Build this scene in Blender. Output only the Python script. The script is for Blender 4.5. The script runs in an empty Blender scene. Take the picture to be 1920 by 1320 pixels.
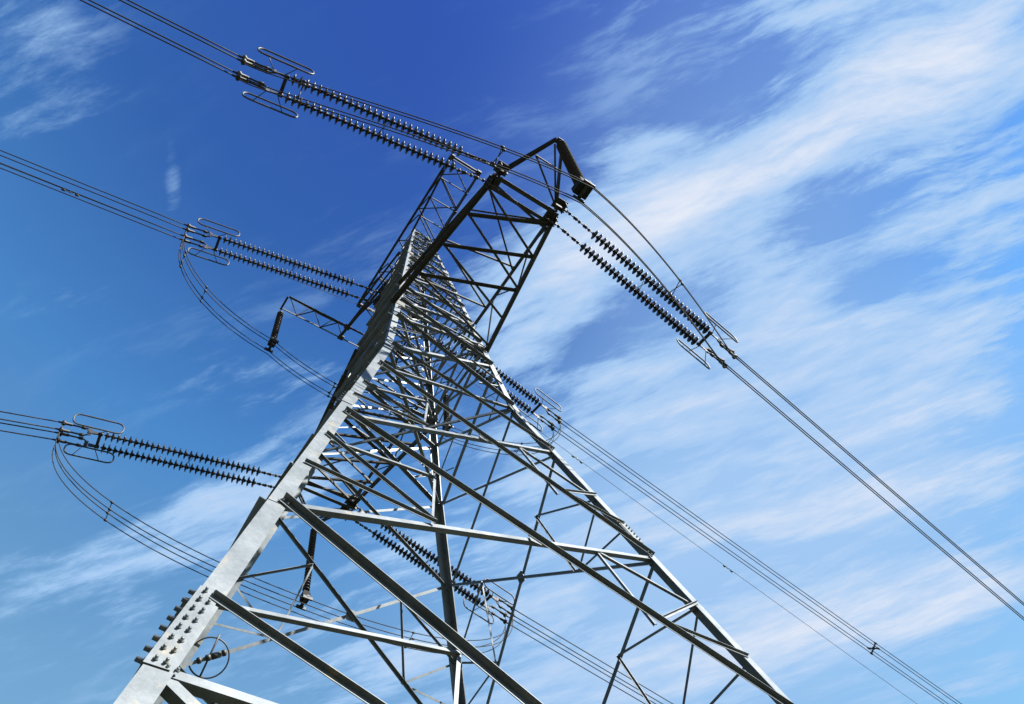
import bpy, bmesh, math, random
import numpy as np
from mathutils import Matrix, Vector

random.seed(7)
scene = bpy.context.scene
COL = scene.collection
GZ = 20.75                     # height of the waist of the tower above the ground

# ------------------------------------------------------------------ camera
CAM_R = np.array([[0.82925636, -0.55088272, -0.09413883],
                  [0.44585876, 0.75368001, -0.48288343],
                  [0.33696269, 0.35846153, 0.87060983]])     # rows: right, down, forward
CAM_C = np.array([-6.44113763, -11.28629273, -19.12737688 + GZ])
F_PX = 1563.49
cam_data = bpy.data.cameras.new("camera")
cam = bpy.data.objects.new("camera", cam_data)
COL.objects.link(cam)
r, d, f = CAM_R
cam.matrix_world = Matrix(((r[0], -d[0], -f[0], CAM_C[0]),
                           (r[1], -d[1], -f[1], CAM_C[1]),
                           (r[2], -d[2], -f[2], CAM_C[2]), (0, 0, 0, 1)))
cam_data.sensor_width = 36
cam_data.lens = F_PX / 1920 * 36
cam_data.clip_start = 0.05
cam_data.clip_end = 8000
scene.camera = cam


def to_px(P):
    q = CAM_R @ (np.asarray(P, float) - CAM_C)
    return 960 + F_PX * q[0] / q[2], 660 + F_PX * q[1] / q[2], q[2]


# ------------------------------------------------------------------ sun, sky, exposure
SUN_AZ = math.radians(-60)      # direction towards the sun, from +x towards +y
SUN_EL = math.radians(44)
sun_dir = Vector((math.cos(SUN_AZ) * math.cos(SUN_EL), math.sin(SUN_AZ) * math.cos(SUN_EL), math.sin(SUN_EL)))
sd = bpy.data.lights.new("sun", 'SUN')
sd.energy = 5.0
sd.angle = math.radians(0.5)
sd.color = (1.0, 0.975, 0.925)
sun = bpy.data.objects.new("sun", sd)
COL.objects.link(sun)
sun.rotation_euler = sun_dir.to_track_quat('Z', 'Y').to_euler()
sun.location = (20, -40, 60)

scene.view_settings.view_transform = 'Standard'
scene.view_settings.look = 'None'
scene.view_settings.exposure = 1.45
scene.view_settings.gamma = 1.0

world = bpy.data.worlds.new("World")
scene.world = world
world.use_nodes = True
wt = world.node_tree
for n in list(wt.nodes):
    wt.nodes.remove(n)
WN = wt.nodes.new
WL = wt.links.new


def wmath(op, a, b=None, clamp=False):
    n = WN('ShaderNodeMath')
    n.operation = op
    n.use_clamp = clamp
    for i, v in enumerate((a, b)):
        if v is None:
            continue
        if isinstance(v, (int, float)):
            n.inputs[i].default_value = v
        else:
            WL(v, n.inputs[i])
    return n.outputs[0]


sky = WN('ShaderNodeTexSky')
sky.sky_type = 'NISHITA'
sky.sun_disc = False
sky.sun_elevation = SUN_EL
sky.sun_rotation = math.pi / 2 - SUN_AZ
sky.altitude = 300
sky.air_density = 1.0
sky.dust_density = 0.35
sky.ozone_density = 4.0

tc = WN('ShaderNodeTexCoord')
sep = WN('ShaderNodeSeparateXYZ')
WL(tc.outputs['Generated'], sep.inputs[0])
zc = wmath('MAXIMUM', sep.outputs[2], 0.06)
px_ = wmath('DIVIDE', sep.outputs[0], zc)
py_ = wmath('DIVIDE', sep.outputs[1], zc)
comb = WN('ShaderNodeCombineXYZ')
WL(px_, comb.inputs[0])
WL(py_, comb.inputs[1])
plane = comb.outputs[0]          # position on a flat cloud layer overhead


def wnoise(vec, scale, detail, rough, dist=0.0):
    n = WN('ShaderNodeTexNoise')
    n.inputs['Scale'].default_value = scale
    n.inputs['Detail'].default_value = detail
    n.inputs['Roughness'].default_value = rough
    n.inputs['Distortion'].default_value = dist
    WL(vec, n.inputs['Vector'])
    return n


def wmap(vec, loc, rot, scl, kind='POINT'):
    m = WN('ShaderNodeMapping')
    m.vector_type = kind
    m.inputs['Location'].default_value = loc
    m.inputs['Rotation'].default_value = (0, 0, rot)
    m.inputs['Scale'].default_value = scl
    WL(vec, m.inputs['Vector'])
    return m.outputs[0]


# winds aloft push the cirrus about: warp the layer before reading the banks
warp = wnoise(plane, 2.6, 3, 0.5)
sub = WN('ShaderNodeVectorMath'); sub.operation = 'SUBTRACT'
WL(warp.outputs['Color'], sub.inputs[0]); sub.inputs[1].default_value = (0.5, 0.5, 0.5)
scl = WN('ShaderNodeVectorMath'); scl.operation = 'SCALE'
WL(sub.outputs[0], scl.inputs[0]); scl.inputs['Scale'].default_value = 0.085
add = WN('ShaderNodeVectorMath'); add.operation = 'ADD'
WL(plane, add.inputs[0]); WL(scl.outputs[0], add.inputs[1])
warped = add.outputs[0]

# banks of cirrus: centre on the layer, heading, half length, half width, thickness
BANKS = [(0.4585, -0.0641, -0.9398, 0.5212, 0.387, 0.12),
         (0.7637, 0.2668, -0.9439, 0.6368, 0.6078, 0.11),
         (1.0091, 0.5633, -0.8962, 0.7685, 0.7437, 0.3),
         (0.5473, 0.9929, -0.7157, 0.677, 0.6309, 0.07),
         (0.4017, 0.1811, -0.9528, 0.1979, 0.1058, 1.0),
         (0.4975, 0.05, -0.9765, 0.2872, 0.0772, 1.35),
         (0.642, -0.1709, -0.9877, 0.2385, 0.095, 1.45),
         (0.5481, 0.0014, -1.0084, 0.3515, 0.0438, 0.7),
         (0.5512, -0.1914, -0.9238, 0.2715, 0.1985, 0.65),
         (0.638, -0.2374, -0.9003, 0.1551, 0.1234, 0.5),
         (0.3629, 0.3323, -1.0055, 0.1737, 0.1367, 0.95),
         (0.4954, 0.1578, -0.8738, 0.2507, 0.0887, 0.8),
         (0.3558, 0.0916, -0.7897, 0.1436, 0.0396, 0.7),
         (0.657, 0.148, -1.0306, 0.1347, 0.0791, 0.95),
         (0.7087, 0.1867, -0.91, 0.1537, 0.0617, 0.9),
         (0.5665, 0.3463, -0.9799, 0.167, 0.0828, 0.75),
         (0.8446, 0.1111, -0.8463, 0.3273, 0.0894, 0.85),
         (0.6693, 0.3865, -0.8131, 0.3004, 0.0987, 0.8),
         (0.9627, 0.1903, -0.95, 0.3073, 0.1015, 0.8),
         (0.7592, -0.0388, -0.9803, 0.2229, 0.0644, 0.65),
         (0.8592, -0.0697, -0.9291, 0.1032, 0.0589, 0.5),
         (1.0515, 0.7323, -0.8587, 0.3311, 0.1707, 1.1),
         (1.2732, 0.4809, -0.7507, 0.4116, 0.1758, 1.55),
         (0.7055, 0.787, -0.9437, 0.1488, 0.0894, 0.8),
         (1.5741, 0.5216, -0.9256, 0.1527, 0.0987, 0.7),
         (0.5137, 0.5584, -0.628, 0.1453, 0.1365, 0.4),
         (1.079, 0.2955, -0.794, 0.3667, 0.1168, 0.75),
         (0.8487, 0.5016, -0.761, 0.2156, 0.1046, 0.4),
         (0.0087, 1.1047, -0.9106, 0.2451, 0.1125, 0.6),
         (0.1547, 0.871, -1.0444, 0.3094, 0.1298, 0.75),
         (0.1178, 0.6094, -0.7754, 0.1711, 0.0893, 0.3),
         (0.548, 1.0379, -0.9224, 0.276, 0.1522, 0.6),
         (0.4908, 0.8315, -0.7956, 0.1594, 0.1038, 0.45),
         (-0.2716, 0.3961, -1.0784, 0.1731, 0.1537, 0.25),
         (-0.2672, 0.3201, -0.6431, 0.1292, 0.1093, 0.18),
         (-0.0933, 0.4222, 1.1025, 0.0833, 0.0179, 0.3),
         (-0.1321, 0.6514, -0.7518, 0.1479, 0.0822, 0.18),
         (0.1398, 1.0977, -0.7989, 0.0934, 0.0743, 0.3),
         (0.4043, 0.4115, -0.946, 0.1044, 0.0973, 0.35),
         (0.8459, 0.9456, -0.7257, 0.3202, 0.1985, 0.5)]
HAZE_SHEETS, BANKS = BANKS[:4], BANKS[4:]
total = None
for cx, cy, ang, L, w, s in BANKS:
    m = wmap(warped, (cx, cy, 0), ang, (L, w, 1), 'TEXTURE')
    g = WN('ShaderNodeTexGradient')
    g.gradient_type = 'SPHERICAL'
    WL(m, g.inputs[0])
    sm = WN('ShaderNodeMapRange')
    sm.interpolation_type = 'SMOOTHSTEP'
    WL(g.outputs['Fac'], sm.inputs[0])
    sm.inputs[2].default_value = 0.95
    sm.inputs[4].default_value = s
    total = sm.outputs[0] if total is None else wmath('ADD', total, sm.outputs[0])

fib = wnoise(wmap(warped, (0.3, 0.1, 0), -0.95, (0.85, 0.21, 1), 'TEXTURE'), 2.3, 8, 0.62, 0.12)
puff = wnoise(wmap(warped, (1.7, 0.4, 0), -0.95, (0.62, 0.17, 1), 'TEXTURE'), 5.0, 9, 0.68, 0.15)
def wrange(v, a0, a1, b0, b1, smooth=True):
    n = WN('ShaderNodeMapRange')
    if smooth:
        n.interpolation_type = 'SMOOTHSTEP'
    WL(v, n.inputs[0])
    for i, q in zip((1, 2, 3, 4), (a0, a1, b0, b1)):
        n.inputs[i].default_value = q
    return n.outputs[0]


# fibres and puffs eat into the edges of every bank
grain = wmath('ADD', wmath('MULTIPLY', wrange(fib.outputs[0], 0.28, 0.72, 0, 1), 0.62), wmath('MULTIPLY', wrange(puff.outputs[0], 0.28, 0.72, 0, 1), 0.38))
bank = wmath('SUBTRACT', wmath('MULTIPLY', total, wmath('ADD', wmath('MULTIPLY', grain, 0.80), 0.14)), wmath('MULTIPLY', wmath('SUBTRACT', 1.0, grain), 0.16))
bank = wmath('MAXIMUM', bank, 0.0)
# a thin veil of loose wisps, itself in patches
big = wnoise(plane, 1.3, 2, 0.5)
veil = wmath('MULTIPLY', wrange(grain, 0.40, 0.95, 0, 0.30), wrange(big.outputs[0], 0.36, 0.60, 0.3, 1))
veil = wmath('MULTIPLY', veil, wrange(sep.outputs[0], -0.05, 0.45, 0.35, 1.25))
dens = wmath('ADD', bank, veil)
# broad sheets of smooth high haze
for cx, cy, ang, L, w, s in HAZE_SHEETS:
    g = WN('ShaderNodeTexGradient')
    g.gradient_type = 'SPHERICAL'
    WL(wmap(warped, (cx, cy, 0), ang, (L, w, 1), 'TEXTURE'), g.inputs[0])
    dens = wmath('ADD', dens, wrange(g.outputs['Fac'], 0, 0.8, 0, s))
# soft shoulder: 1 - exp(-1.5 d)
dens = wmath('SUBTRACT', 1.0, wmath('EXPONENT', wmath('MULTIPLY', dens, -1.12)), True)

# sky colour: the clear blue, paler low down; unseen horizon dimmed to cut fill light
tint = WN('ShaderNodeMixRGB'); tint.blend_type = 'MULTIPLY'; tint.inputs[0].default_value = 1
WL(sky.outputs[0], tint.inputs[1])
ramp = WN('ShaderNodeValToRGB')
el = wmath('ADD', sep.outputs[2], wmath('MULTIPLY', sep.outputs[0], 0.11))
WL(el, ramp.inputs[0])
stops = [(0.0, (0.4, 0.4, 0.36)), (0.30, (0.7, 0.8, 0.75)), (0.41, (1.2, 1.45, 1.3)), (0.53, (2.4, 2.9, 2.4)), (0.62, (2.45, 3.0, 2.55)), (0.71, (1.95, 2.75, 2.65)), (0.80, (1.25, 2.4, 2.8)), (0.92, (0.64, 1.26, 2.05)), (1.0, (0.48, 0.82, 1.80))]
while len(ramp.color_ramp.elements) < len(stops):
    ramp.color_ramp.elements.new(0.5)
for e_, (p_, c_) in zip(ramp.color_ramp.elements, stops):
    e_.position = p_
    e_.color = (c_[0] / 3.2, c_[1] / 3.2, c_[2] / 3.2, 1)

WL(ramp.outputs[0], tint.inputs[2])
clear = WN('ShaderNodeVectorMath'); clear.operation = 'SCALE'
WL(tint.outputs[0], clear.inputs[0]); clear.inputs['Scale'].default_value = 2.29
# thin cirrus is pale azure, thick cirrus white
thin = WN('ShaderNodeMixRGB')
WL(wrange(dens, 0.0, 0.42, 0, 0.92), thin.inputs[0])
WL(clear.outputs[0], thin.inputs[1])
thin.inputs[2].default_value = (2.0, 3.9, 6.5, 1)
mixc = WN('ShaderNodeMixRGB')
WL(wmath('POWER', dens, 1.7), mixc.inputs[0])
WL(thin.outputs[0], mixc.inputs[1])
mixc.inputs[2].default_value = (6.45, 6.5, 6.9, 1)
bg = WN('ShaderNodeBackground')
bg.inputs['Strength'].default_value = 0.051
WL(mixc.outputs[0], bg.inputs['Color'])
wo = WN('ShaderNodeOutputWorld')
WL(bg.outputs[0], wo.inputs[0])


# ------------------------------------------------------------------ materials
def new_mat(name):
    m = bpy.data.materials.new(name)
    m.use_nodes = True
    nt = m.node_tree
    b = nt.nodes['Principled BSDF']
    return m, nt, b


def steel(name, lo, hi, metal, rough, stain=0.0, scale=1.6):
    m, nt, b = new_mat(name)
    N, L = nt.nodes.new, nt.links.new
    t = N('ShaderNodeTexCoord')
    n1 = N('ShaderNodeTexNoise'); n1.inputs['Scale'].default_value = scale; n1.inputs['Detail'].default_value = 8
    n1.inputs['Roughness'].default_value = 0.65
    L(t.outputs['Object'], n1.inputs['Vector'])
    cr = N('ShaderNodeValToRGB')
    cr.color_ramp.elements[0].position = 0.3; cr.color_ramp.elements[0].color = (*lo, 1)
    cr.color_ramp.elements[1].position = 0.72; cr.color_ramp.elements[1].color = (*hi, 1)
    L(n1.outputs[0], cr.inputs[0])
    v = N('ShaderNodeTexVoronoi'); v.inputs['Scale'].default_value = 55      # zinc spangle
    L(t.outputs['Object'], v.inputs['Vector'])
    sp = N('ShaderNodeMapRange'); L(v.outputs['Distance'], sp.inputs[0])
    sp.inputs[2].default_value = 0.6; sp.inputs[3].default_value = 0.92; sp.inputs[4].default_value = 1.06
    n3 = N('ShaderNodeTexNoise'); n3.inputs['Scale'].default_value = scale * 9; n3.inputs['Detail'].default_value = 6
    n3.inputs['Roughness'].default_value = 0.7
    L(t.outputs['Object'], n3.inputs['Vector'])
    mo = N('ShaderNodeMapRange'); L(n3.outputs[0], mo.inputs[0])
    mo.inputs[1].default_value = 0.3; mo.inputs[2].default_value = 0.7; mo.inputs[3].default_value = 0.80; mo.inputs[4].default_value = 1.10
    m3 = N('ShaderNodeMixRGB'); m3.blend_type = 'MULTIPLY'; m3.inputs[0].default_value = 1
    L(cr.outputs[0], m3.inputs[1]); L(mo.outputs[0], m3.inputs[2])
    mu = N('ShaderNodeMixRGB'); mu.blend_type = 'MULTIPLY'; mu.inputs[0].default_value = 1
    L(m3.outputs[0], mu.inputs[1]); L(sp.outputs[0], mu.inputs[2])
    out = mu.outputs[0]
    if stain:
        n2 = N('ShaderNodeTexNoise'); n2.inputs['Scale'].default_value = 2.7; n2.inputs['Detail'].default_value = 9
        n2.inputs['Roughness'].default_value = 0.7
        L(t.outputs['Object'], n2.inputs['Vector'])
        r2 = N('ShaderNodeMapRange'); L(n2.outputs[0], r2.inputs[0])
        r2.inputs[1].default_value = 0.57; r2.inputs[2].default_value = 0.72; r2.inputs[4].default_value = stain
        m2 = N('ShaderNodeMixRGB'); L(r2.outputs[0], m2.inputs[0]); L(out, m2.inputs[1])
        m2.inputs[2].default_value = (0.33, 0.25, 0.12, 1)
        out = m2.outputs[0]
    L(out, b.inputs['Base Color'])
    b.inputs['Metallic'].default_value = metal
    b.inputs['Specular IOR Level'].default_value = 0.3
    rr = N('ShaderNodeMapRange'); L(n1.outputs[0], rr.inputs[0])
    rr.inputs[3].default_value = rough - 0.08; rr.inputs[4].default_value = rough + 0.1
    L(rr.outputs[0], b.inputs['Roughness'])
    bp = N('ShaderNodeBump'); bp.inputs['Strength'].default_value = 0.08; bp.inputs['Distance'].default_value = 0.01
    L(n1.outputs[0], bp.inputs['Height']); L(bp.outputs[0], b.inputs['Normal'])
    return m


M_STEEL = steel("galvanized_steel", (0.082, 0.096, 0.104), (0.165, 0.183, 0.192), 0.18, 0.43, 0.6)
M_ARM = steel("shaded_arm_steel", (0.035, 0.035, 0.032), (0.065, 0.065, 0.06), 0.1, 0.6, 0.3)  # darker copy of the body steel: underside shade of the arms in its colour
M_FIT = steel("dark_fitting_steel", (0.022, 0.022, 0.022), (0.055, 0.055, 0.052), 0.2, 0.55, 0.2, 6)
M_IRON = steel("shade_dark_iron", (0.012, 0.012, 0.012), (0.022, 0.022, 0.021), 0.0, 0.85, 0.0, 6)  # near-black base stands in for shade on blocks seen from below
M_RING = steel("ring_aluminium", (0.045, 0.045, 0.042), (0.09, 0.09, 0.082), 0.3, 0.5, 0.2, 6)
M_WIRE = steel("oxidised_wire", (0.018, 0.018, 0.020), (0.036, 0.036, 0.038), 0.0, 0.75, 0.0, 5)
m, nt, b = new_mat("brown_porcelain")
n = nt.nodes.new('ShaderNodeTexNoise'); n.inputs['Scale'].default_value = 9
cr = nt.nodes.new('ShaderNodeValToRGB')
cr.color_ramp.elements[0].color = (0.010, 0.008, 0.007, 1); cr.color_ramp.elements[1].color = (0.028, 0.021, 0.017, 1)
nt.links.new(n.outputs[0], cr.inputs[0]); nt.links.new(cr.outputs[0], b.inputs['Base Color'])
b.inputs['Roughness'].default_value = 0.38
M_DISC = m
m, nt, b = new_mat("field_grass")
n = nt.nodes.new('ShaderNodeTexNoise'); n.inputs['Scale'].default_value = 0.35; n.inputs['Detail'].default_value = 12
n.inputs['Roughness'].default_value = 0.7
t = nt.nodes.new('ShaderNodeTexCoord'); nt.links.new(t.outputs['Object'], n.inputs['Vector'])
cr = nt.nodes.new('ShaderNodeValToRGB')
cr.color_ramp.elements[0].position = 0.35; cr.color_ramp.elements[0].color = (0.020, 0.022, 0.007, 1)
cr.color_ramp.elements[1].position = 0.7; cr.color_ramp.elements[1].color = (0.050, 0.046, 0.017, 1)
nt.links.new(n.outputs[0], cr.inputs[0]); nt.links.new(cr.outputs[0], b.inputs['Base Color'])
b.inputs['Roughness'].default_value = 0.9
bp = nt.nodes.new('ShaderNodeBump'); bp.inputs['Strength'].default_value = 0.6
nt.links.new(n.outputs[0], bp.inputs['Height']); nt.links.new(bp.outputs[0], b.inputs['Normal'])
M_GRASS = m
m, nt, b = new_mat("footing_concrete")
n = nt.nodes.new('ShaderNodeTexNoise'); n.inputs['Scale'].default_value = 4; n.inputs['Detail'].default_value = 8
cr = nt.nodes.new('ShaderNodeValToRGB')
cr.color_ramp.elements[0].color = (0.2, 0.19, 0.17, 1); cr.color_ramp.elements[1].color = (0.38, 0.37, 0.34, 1)
nt.links.new(n.outputs[0], cr.inputs[0]); nt.links.new(cr.outputs[0], b.inputs['Base Color'])
b.inputs['Roughness'].default_value = 0.85
M_CONC = m


# ------------------------------------------------------------------ mesh helpers
def V(x, y, z):
    return Vector((x, y, z))


def W(x, y, z):                 # heights below are measured from the waist
    return Vector((x, y, z + GZ))


class MB:
    def __init__(self):
        self.v = []
        self.f = []
        self.smooth = []

    def add(self, verts, faces, smooth=False):
        o = len(self.v)
        self.v += [tuple(p) for p in verts]
        self.f += [tuple(i + o for i in fc) for fc in faces]
        self.smooth += [smooth] * len(faces)

    def prism(self, sections, smooth=False, cap=True):
        """loft closed sections (lists of points)"""
        n = len(sections[0])
        vs = [p for s in sections for p in s]
        fs = []
        for k in range(len(sections) - 1):
            for i in range(n):
                j = (i + 1) % n
                fs.append((k * n + i, k * n + j, (k + 1) * n + j, (k + 1) * n + i))
        if cap:
            fs.append(tuple(range(n))[::-1])
            fs.append(tuple((len(sections) - 1) * n + i for i in range(n)))
        self.add(vs, fs, smooth)

    def box(self, c, ux, uy, uz):
        """box with centre c and half axes"""
        c = Vector(c); ux = Vector(ux); uy = Vector(uy); uz = Vector(uz)
        vs = [c + a * ux + b_ * uy + e * uz for e in (-1, 1) for a, b_ in ((-1, -1), (1, -1), (1, 1), (-1, 1))]
        self.add(vs, [(3, 2, 1, 0), (4, 5, 6, 7), (0, 1, 5, 4), (1, 2, 6, 5), (2, 3, 7, 6), (3, 0, 4, 7)])

    def tube(self, pts, rad, seg=8, closed=False):
        pts = [Vector(p) for p in pts]
        n = len(pts)
        secs = []
        up = None
        for i, p in enumerate(pts):
            if closed:
                t = pts[(i + 1) % n] - pts[i - 1]
            else:
                t = pts[min(i + 1, n - 1)] - pts[max(i - 1, 0)]
            t.normalize()
            if up is None:
                up = t.orthogonal().normalized()
            up = (up - t * up.dot(t)).normalized()
            s = t.cross(up)
            rr = rad[i] if isinstance(rad, (list, tuple)) else rad
            secs.append([p + rr * (math.cos(a) * up + math.sin(a) * s) for a in [2 * math.pi * k / seg for k in range(seg)]])
        if closed:
            secs.append(secs[0])
            # re-align the last ring with the first
            n0 = len(secs[0])
        self.prism(secs, True, not closed)

    def lathe(self, a, axis, prof, seg=14):
        """profile: (distance along axis, radius)"""
        axis = Vector(axis).normalized()
        up = axis.orthogonal().normalized()
        s = axis.cross(up)
        secs = []
        for h, rr in prof:
            secs.append([Vector(a) + axis * h + max(rr, 1e-4) * (math.cos(q) * up + math.sin(q) * s)
                         for q in [2 * math.pi * k / seg for k in range(seg)]])
        self.prism(secs, True, True)

    def angle(self, p0, p1, n, size, outside=True, gap=0.003, t=None, up_edge=None, top=None):
        """rolled angle section from p0 to p1; n = outward normal of the panel it is bolted to"""
        p0 = Vector(p0); p1 = Vector(p1); n = Vector(n).normalized()
        u = (p1 - p0).normalized()
        n = (n - u * n.dot(u)).normalized()
        v = n.cross(u)
        if v.z < 0 or (abs(v.z) < 1e-6 and v.x < 0):
            v = -v
        t = t or max(0.008, size * 0.1)
        sg = 1 if outside else -1
        if top is None:
            top = outside
        e = 1 if top else -1
        h = size / 2
        # section in (v, n)
        sec = [(-h * e, gap), (h * e, gap), (h * e, gap + size), ((h - t) * e, gap + size), ((h - t) * e, gap + t), (-h * e, gap + t)]
        a = [p0 + v * x + n * (sg * y) for x, y in sec]
        b_ = [p1 + v * x + n * (sg * y) for x, y in sec]
        self.prism([a, b_])

    def build(self, name, mat, parent=None, origin=None):
        me = bpy.data.meshes.new(name)
        o3 = Vector(origin) if origin is not None else Vector((0, 0, 0))
        me.from_pydata([tuple(Vector(p) - o3) for p in self.v], [], self.f)
        bm = bmesh.new()
        bm.from_mesh(me)
        bmesh.ops.recalc_face_normals(bm, faces=bm.faces)
        bm.to_mesh(me)
        bm.free()
        me.polygons.foreach_set('use_smooth', self.smooth)
        me.materials.append(mat)
        ob = bpy.data.objects.new(name, me)
        COL.objects.link(ob)
        ob.location = o3
        if parent is not None:
            ob.parent = parent
            ob.matrix_parent_inverse = parent.matrix_world.inverted()
            # parents are never rotated while building, so plain offsets are enough
            ob.matrix_parent_inverse = Matrix.Translation(-world_loc(parent))
        return ob


def world_loc(o):
    p = Vector(o.location)
    if o.parent is not None:
        p = o.matrix_parent_inverse @ p + world_loc(o.parent)
    return p


def tag(o, label=None, cat=None, group=None, kind=None):
    if label: o['label'] = label
    if cat: o['category'] = cat
    if group: o['group'] = group
    if kind: o['kind'] = kind
    return o


def empty(name, loc):
    o = bpy.data.objects.new(name, None)
    COL.objects.link(o)
    o.location = loc
    o.empty_display_size = 0.3
    return o


def bezier(p, n=24):
    p = [Vector(q) for q in p]
    out = []
    for i in range(n + 1):
        t = i / n
        out.append((1 - t) ** 3 * p[0] + 3 * (1 - t) ** 2 * t * p[1] + 3 * (1 - t) * t * t * p[2] + t ** 3 * p[3])
    return out

# ------------------------------------------------------------------ ground
g = MB()
R_G = 3500
ring = [V(R_G * math.cos(a), R_G * math.sin(a), 0) for a in [2 * math.pi * k / 96 for k in range(96)]]
g.add([V(0, 0, 0)] + ring, [(0, 1 + k, 1 + (k + 1) % 96) for k in range(96)])
tag(g.build("ground", M_GRASS), kind="structure")

# ------------------------------------------------------------------ pylon
K_LOW, K_UP = 0.247, 0.114
TOP = 14.2


def half(z):                    # half width of the body at height z above the waist
    return 2 - K_LOW * z if z <= 0 else max(2 - K_UP * z, 0.32)


pylon = tag(empty("lattice_pylon", (0, 0, 0)),
            "tall galvanized steel lattice pylon seen from beside its foot, carrying wires on two long arms", "pylon")
CORN = [(-1, -1), (1, -1), (1, 1), (-1, 1)]


def node(c, z):
    w = half(z)
    return W(CORN[c][0] * w, CORN[c][1] * w, z)


LOW = [0.0, -2.40, -6.63, -10.82, -14.34]
BASE = -GZ + 0.25
UPL = [0.0, 2.43, 3.96, 5.44, 6.8, 8.1, 9.2, 10.2, 11.1, 11.9, 12.7, 13.45, 14.2]


def leg_w(z):
    if z < -10.95: return 0.325
    if z < 0: return 0.28
    if z < 5.5: return 0.20
    if z < 10.2: return 0.16
    return 0.12


def leg_section(c, z, w, t, out=0.0):
    sx, sy = CORN[c]
    p = node(c, z) + V(sx * out, sy * out, 0)
    pts = [(0, 0), (w, 0), (w, t), (t, t), (t, w), (0, w)]
    return [p + V(-sx * a, -sy * b_, 0) for a, b_ in pts]


def bolt(mb, p, n, r=0.02, h=0.045):
    n = Vector(n).normalized()
    mb.lathe(p, n, [(0, r * 1.5), (0.008, r * 1.5), (0.008, r), (h, r)], 6)


legs = []
for c in range(4):
    mb = MB()
    segs = [(BASE, -10.92, 0.245, 0.026), (-10.90, -0.02, 0.23, 0.024), (0.0, 5.48, 0.18, 0.018), (5.50, 10.18, 0.145, 0.014), (10.20, TOP + 0.06, 0.095, 0.010)]
    for z0, z1, w, t in segs:
        if c == 3 and z0 < -0.5: w = 0.32
        zs = [z0, z1]
        mb.prism([leg_section(c, z, w, t) for z in zs])
    leg = mb.build("leg", M_STEEL, pylon)
    legs.append(leg)
    sx, sy = CORN[c]
    # splice covers with their bolts
    for zc, hh, w in ((-13.75, 0.62, 0.22), (-5.74, 0.36, 0.21), (0.0, 0.30, 0.17), (5.5, 0.28, 0.135), (10.2, 0.22, 0.09)):
        sp = MB()
        sp.prism([leg_section(c, z, w, 0.012, 0.014) for z in (zc - hh, zc + hh)])
        sp.build("splice_plate", M_STEEL, leg)
    if c in (0, 1):
        spots = [(-13.75, 0.55, 8, 0.07, 0.155), (-5.74, 0.30, 5, 0.07, 0.15)] if c == 0 else [(-5.74, 0.30, 7, 0.07, 0.15)]
        for zc, hh, nb, o1, o2 in spots:
            for k in range(nb):
                z = zc - hh + 2 * hh * k / (nb - 1)
                for off in (o1, o2):
                    for fc in (0, 1):
                        if c == 1 and off == o2: continue
                        if c == 0 and zc > -6 and fc == 0: continue
                        if c == 0 and fc == 1 and off == o2: continue
                        b_ = MB()
                        p = node(c, z) + V(sx * 0.014, sy * 0.014, 0)
                        if fc == 0:
                            bolt(b_, p + V(-sx * off, 0, 0), (0, sy, K_LOW * 0.6), random.uniform(0.015, 0.018), random.uniform(0.036, 0.055))
                        else:
                            bolt(b_, p + V(0, -sy * off, 0), (sx, 0, K_LOW * 0.6), 0.026, random.uniform(0.055, 0.072))
                        b_.build("bolt", M_STEEL, leg)
    # climbing bolts up two opposite legs
    if c in (1, 3):
        z = 0.5
        while z < 12.8:
            b_ = MB()
            p = node(c, z)
            b_.tube([p + V(-sx * 0.05, 0, 0), p + V(-sx * 0.05, sy * 0.13, 0.02)], 0.010, 6) if int(z * 10) % 2 == 0 else \
                b_.tube([p + V(0, -sy * 0.05, 0), p + V(sx * 0.13, -sy * 0.05, 0.02)], 0.010, 6)
            b_.build("step_bolt", M_STEEL, leg)
            z += 0.45
    ft = MB()
    p = node(c, BASE)
    ft.prism([[V(p.x + a * s, p.y + b_ * s, h) for a, b_ in ((-1, -1), (1, -1), (1, 1), (-1, 1))] for h, s in ((-0.2, 0.62), (0.22, 0.5), (0.28, 0.46))])
    ft.build("footing", M_CONC, leg)

# the four faces: corner pair and outward normal
FACES = [(0, 1, V(0, -1, 0)), (1, 2, V(1, 0, 0)), (2, 3, V(0, 1, 0)), (3, 0, V(-1, 0, 0))]


def face_n(n, z):
    return (n + V(0, 0, K_LOW if z < 0 else K_UP)).normalized()


def inset(a, b_, da, db):
    u = (b_ - a).normalized()
    return a + u * da, b_ - u * db


FAR_FACE = [False]


def brace(name, a, b_, n, size, outside, gap_in=0.03, da=0.0, db=0.0, mat=None, bolts=False, top=None):
    a, b_ = inset(a, b_, da, db)
    mb = MB()
    mb.angle(a, b_, n, size, outside, 0.016 if outside else gap_in, top=(True if (FAR_FACE[0] and not outside) else None))
    ob = mb.build(name, mat or M_STEEL, pylon)
    if bolts:
        u = (b_ - a).normalized()
        nn_ = Vector(n).normalized()
        for e, sg in ((a, 1), (b_, -1)):
            for q in (0.045, 0.125):
                bb = MB()
                bolt(bb, e + u * (sg * q) + nn_ * (0.018 + size * 0.1 if outside else 0.002), nn_, 0.015, 0.03)
                bb.build("bolt", M_STEEL, ob)
    return ob


def lerp(a, b_, t):
    return a + (b_ - a) * t


def on_leg(c, other, z, off):
    """a point on the leg flange, a little in from the corner"""
    a = node(c, z)
    b_ = node(other, z)
    return a + (b_ - a).normalized() * off


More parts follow.
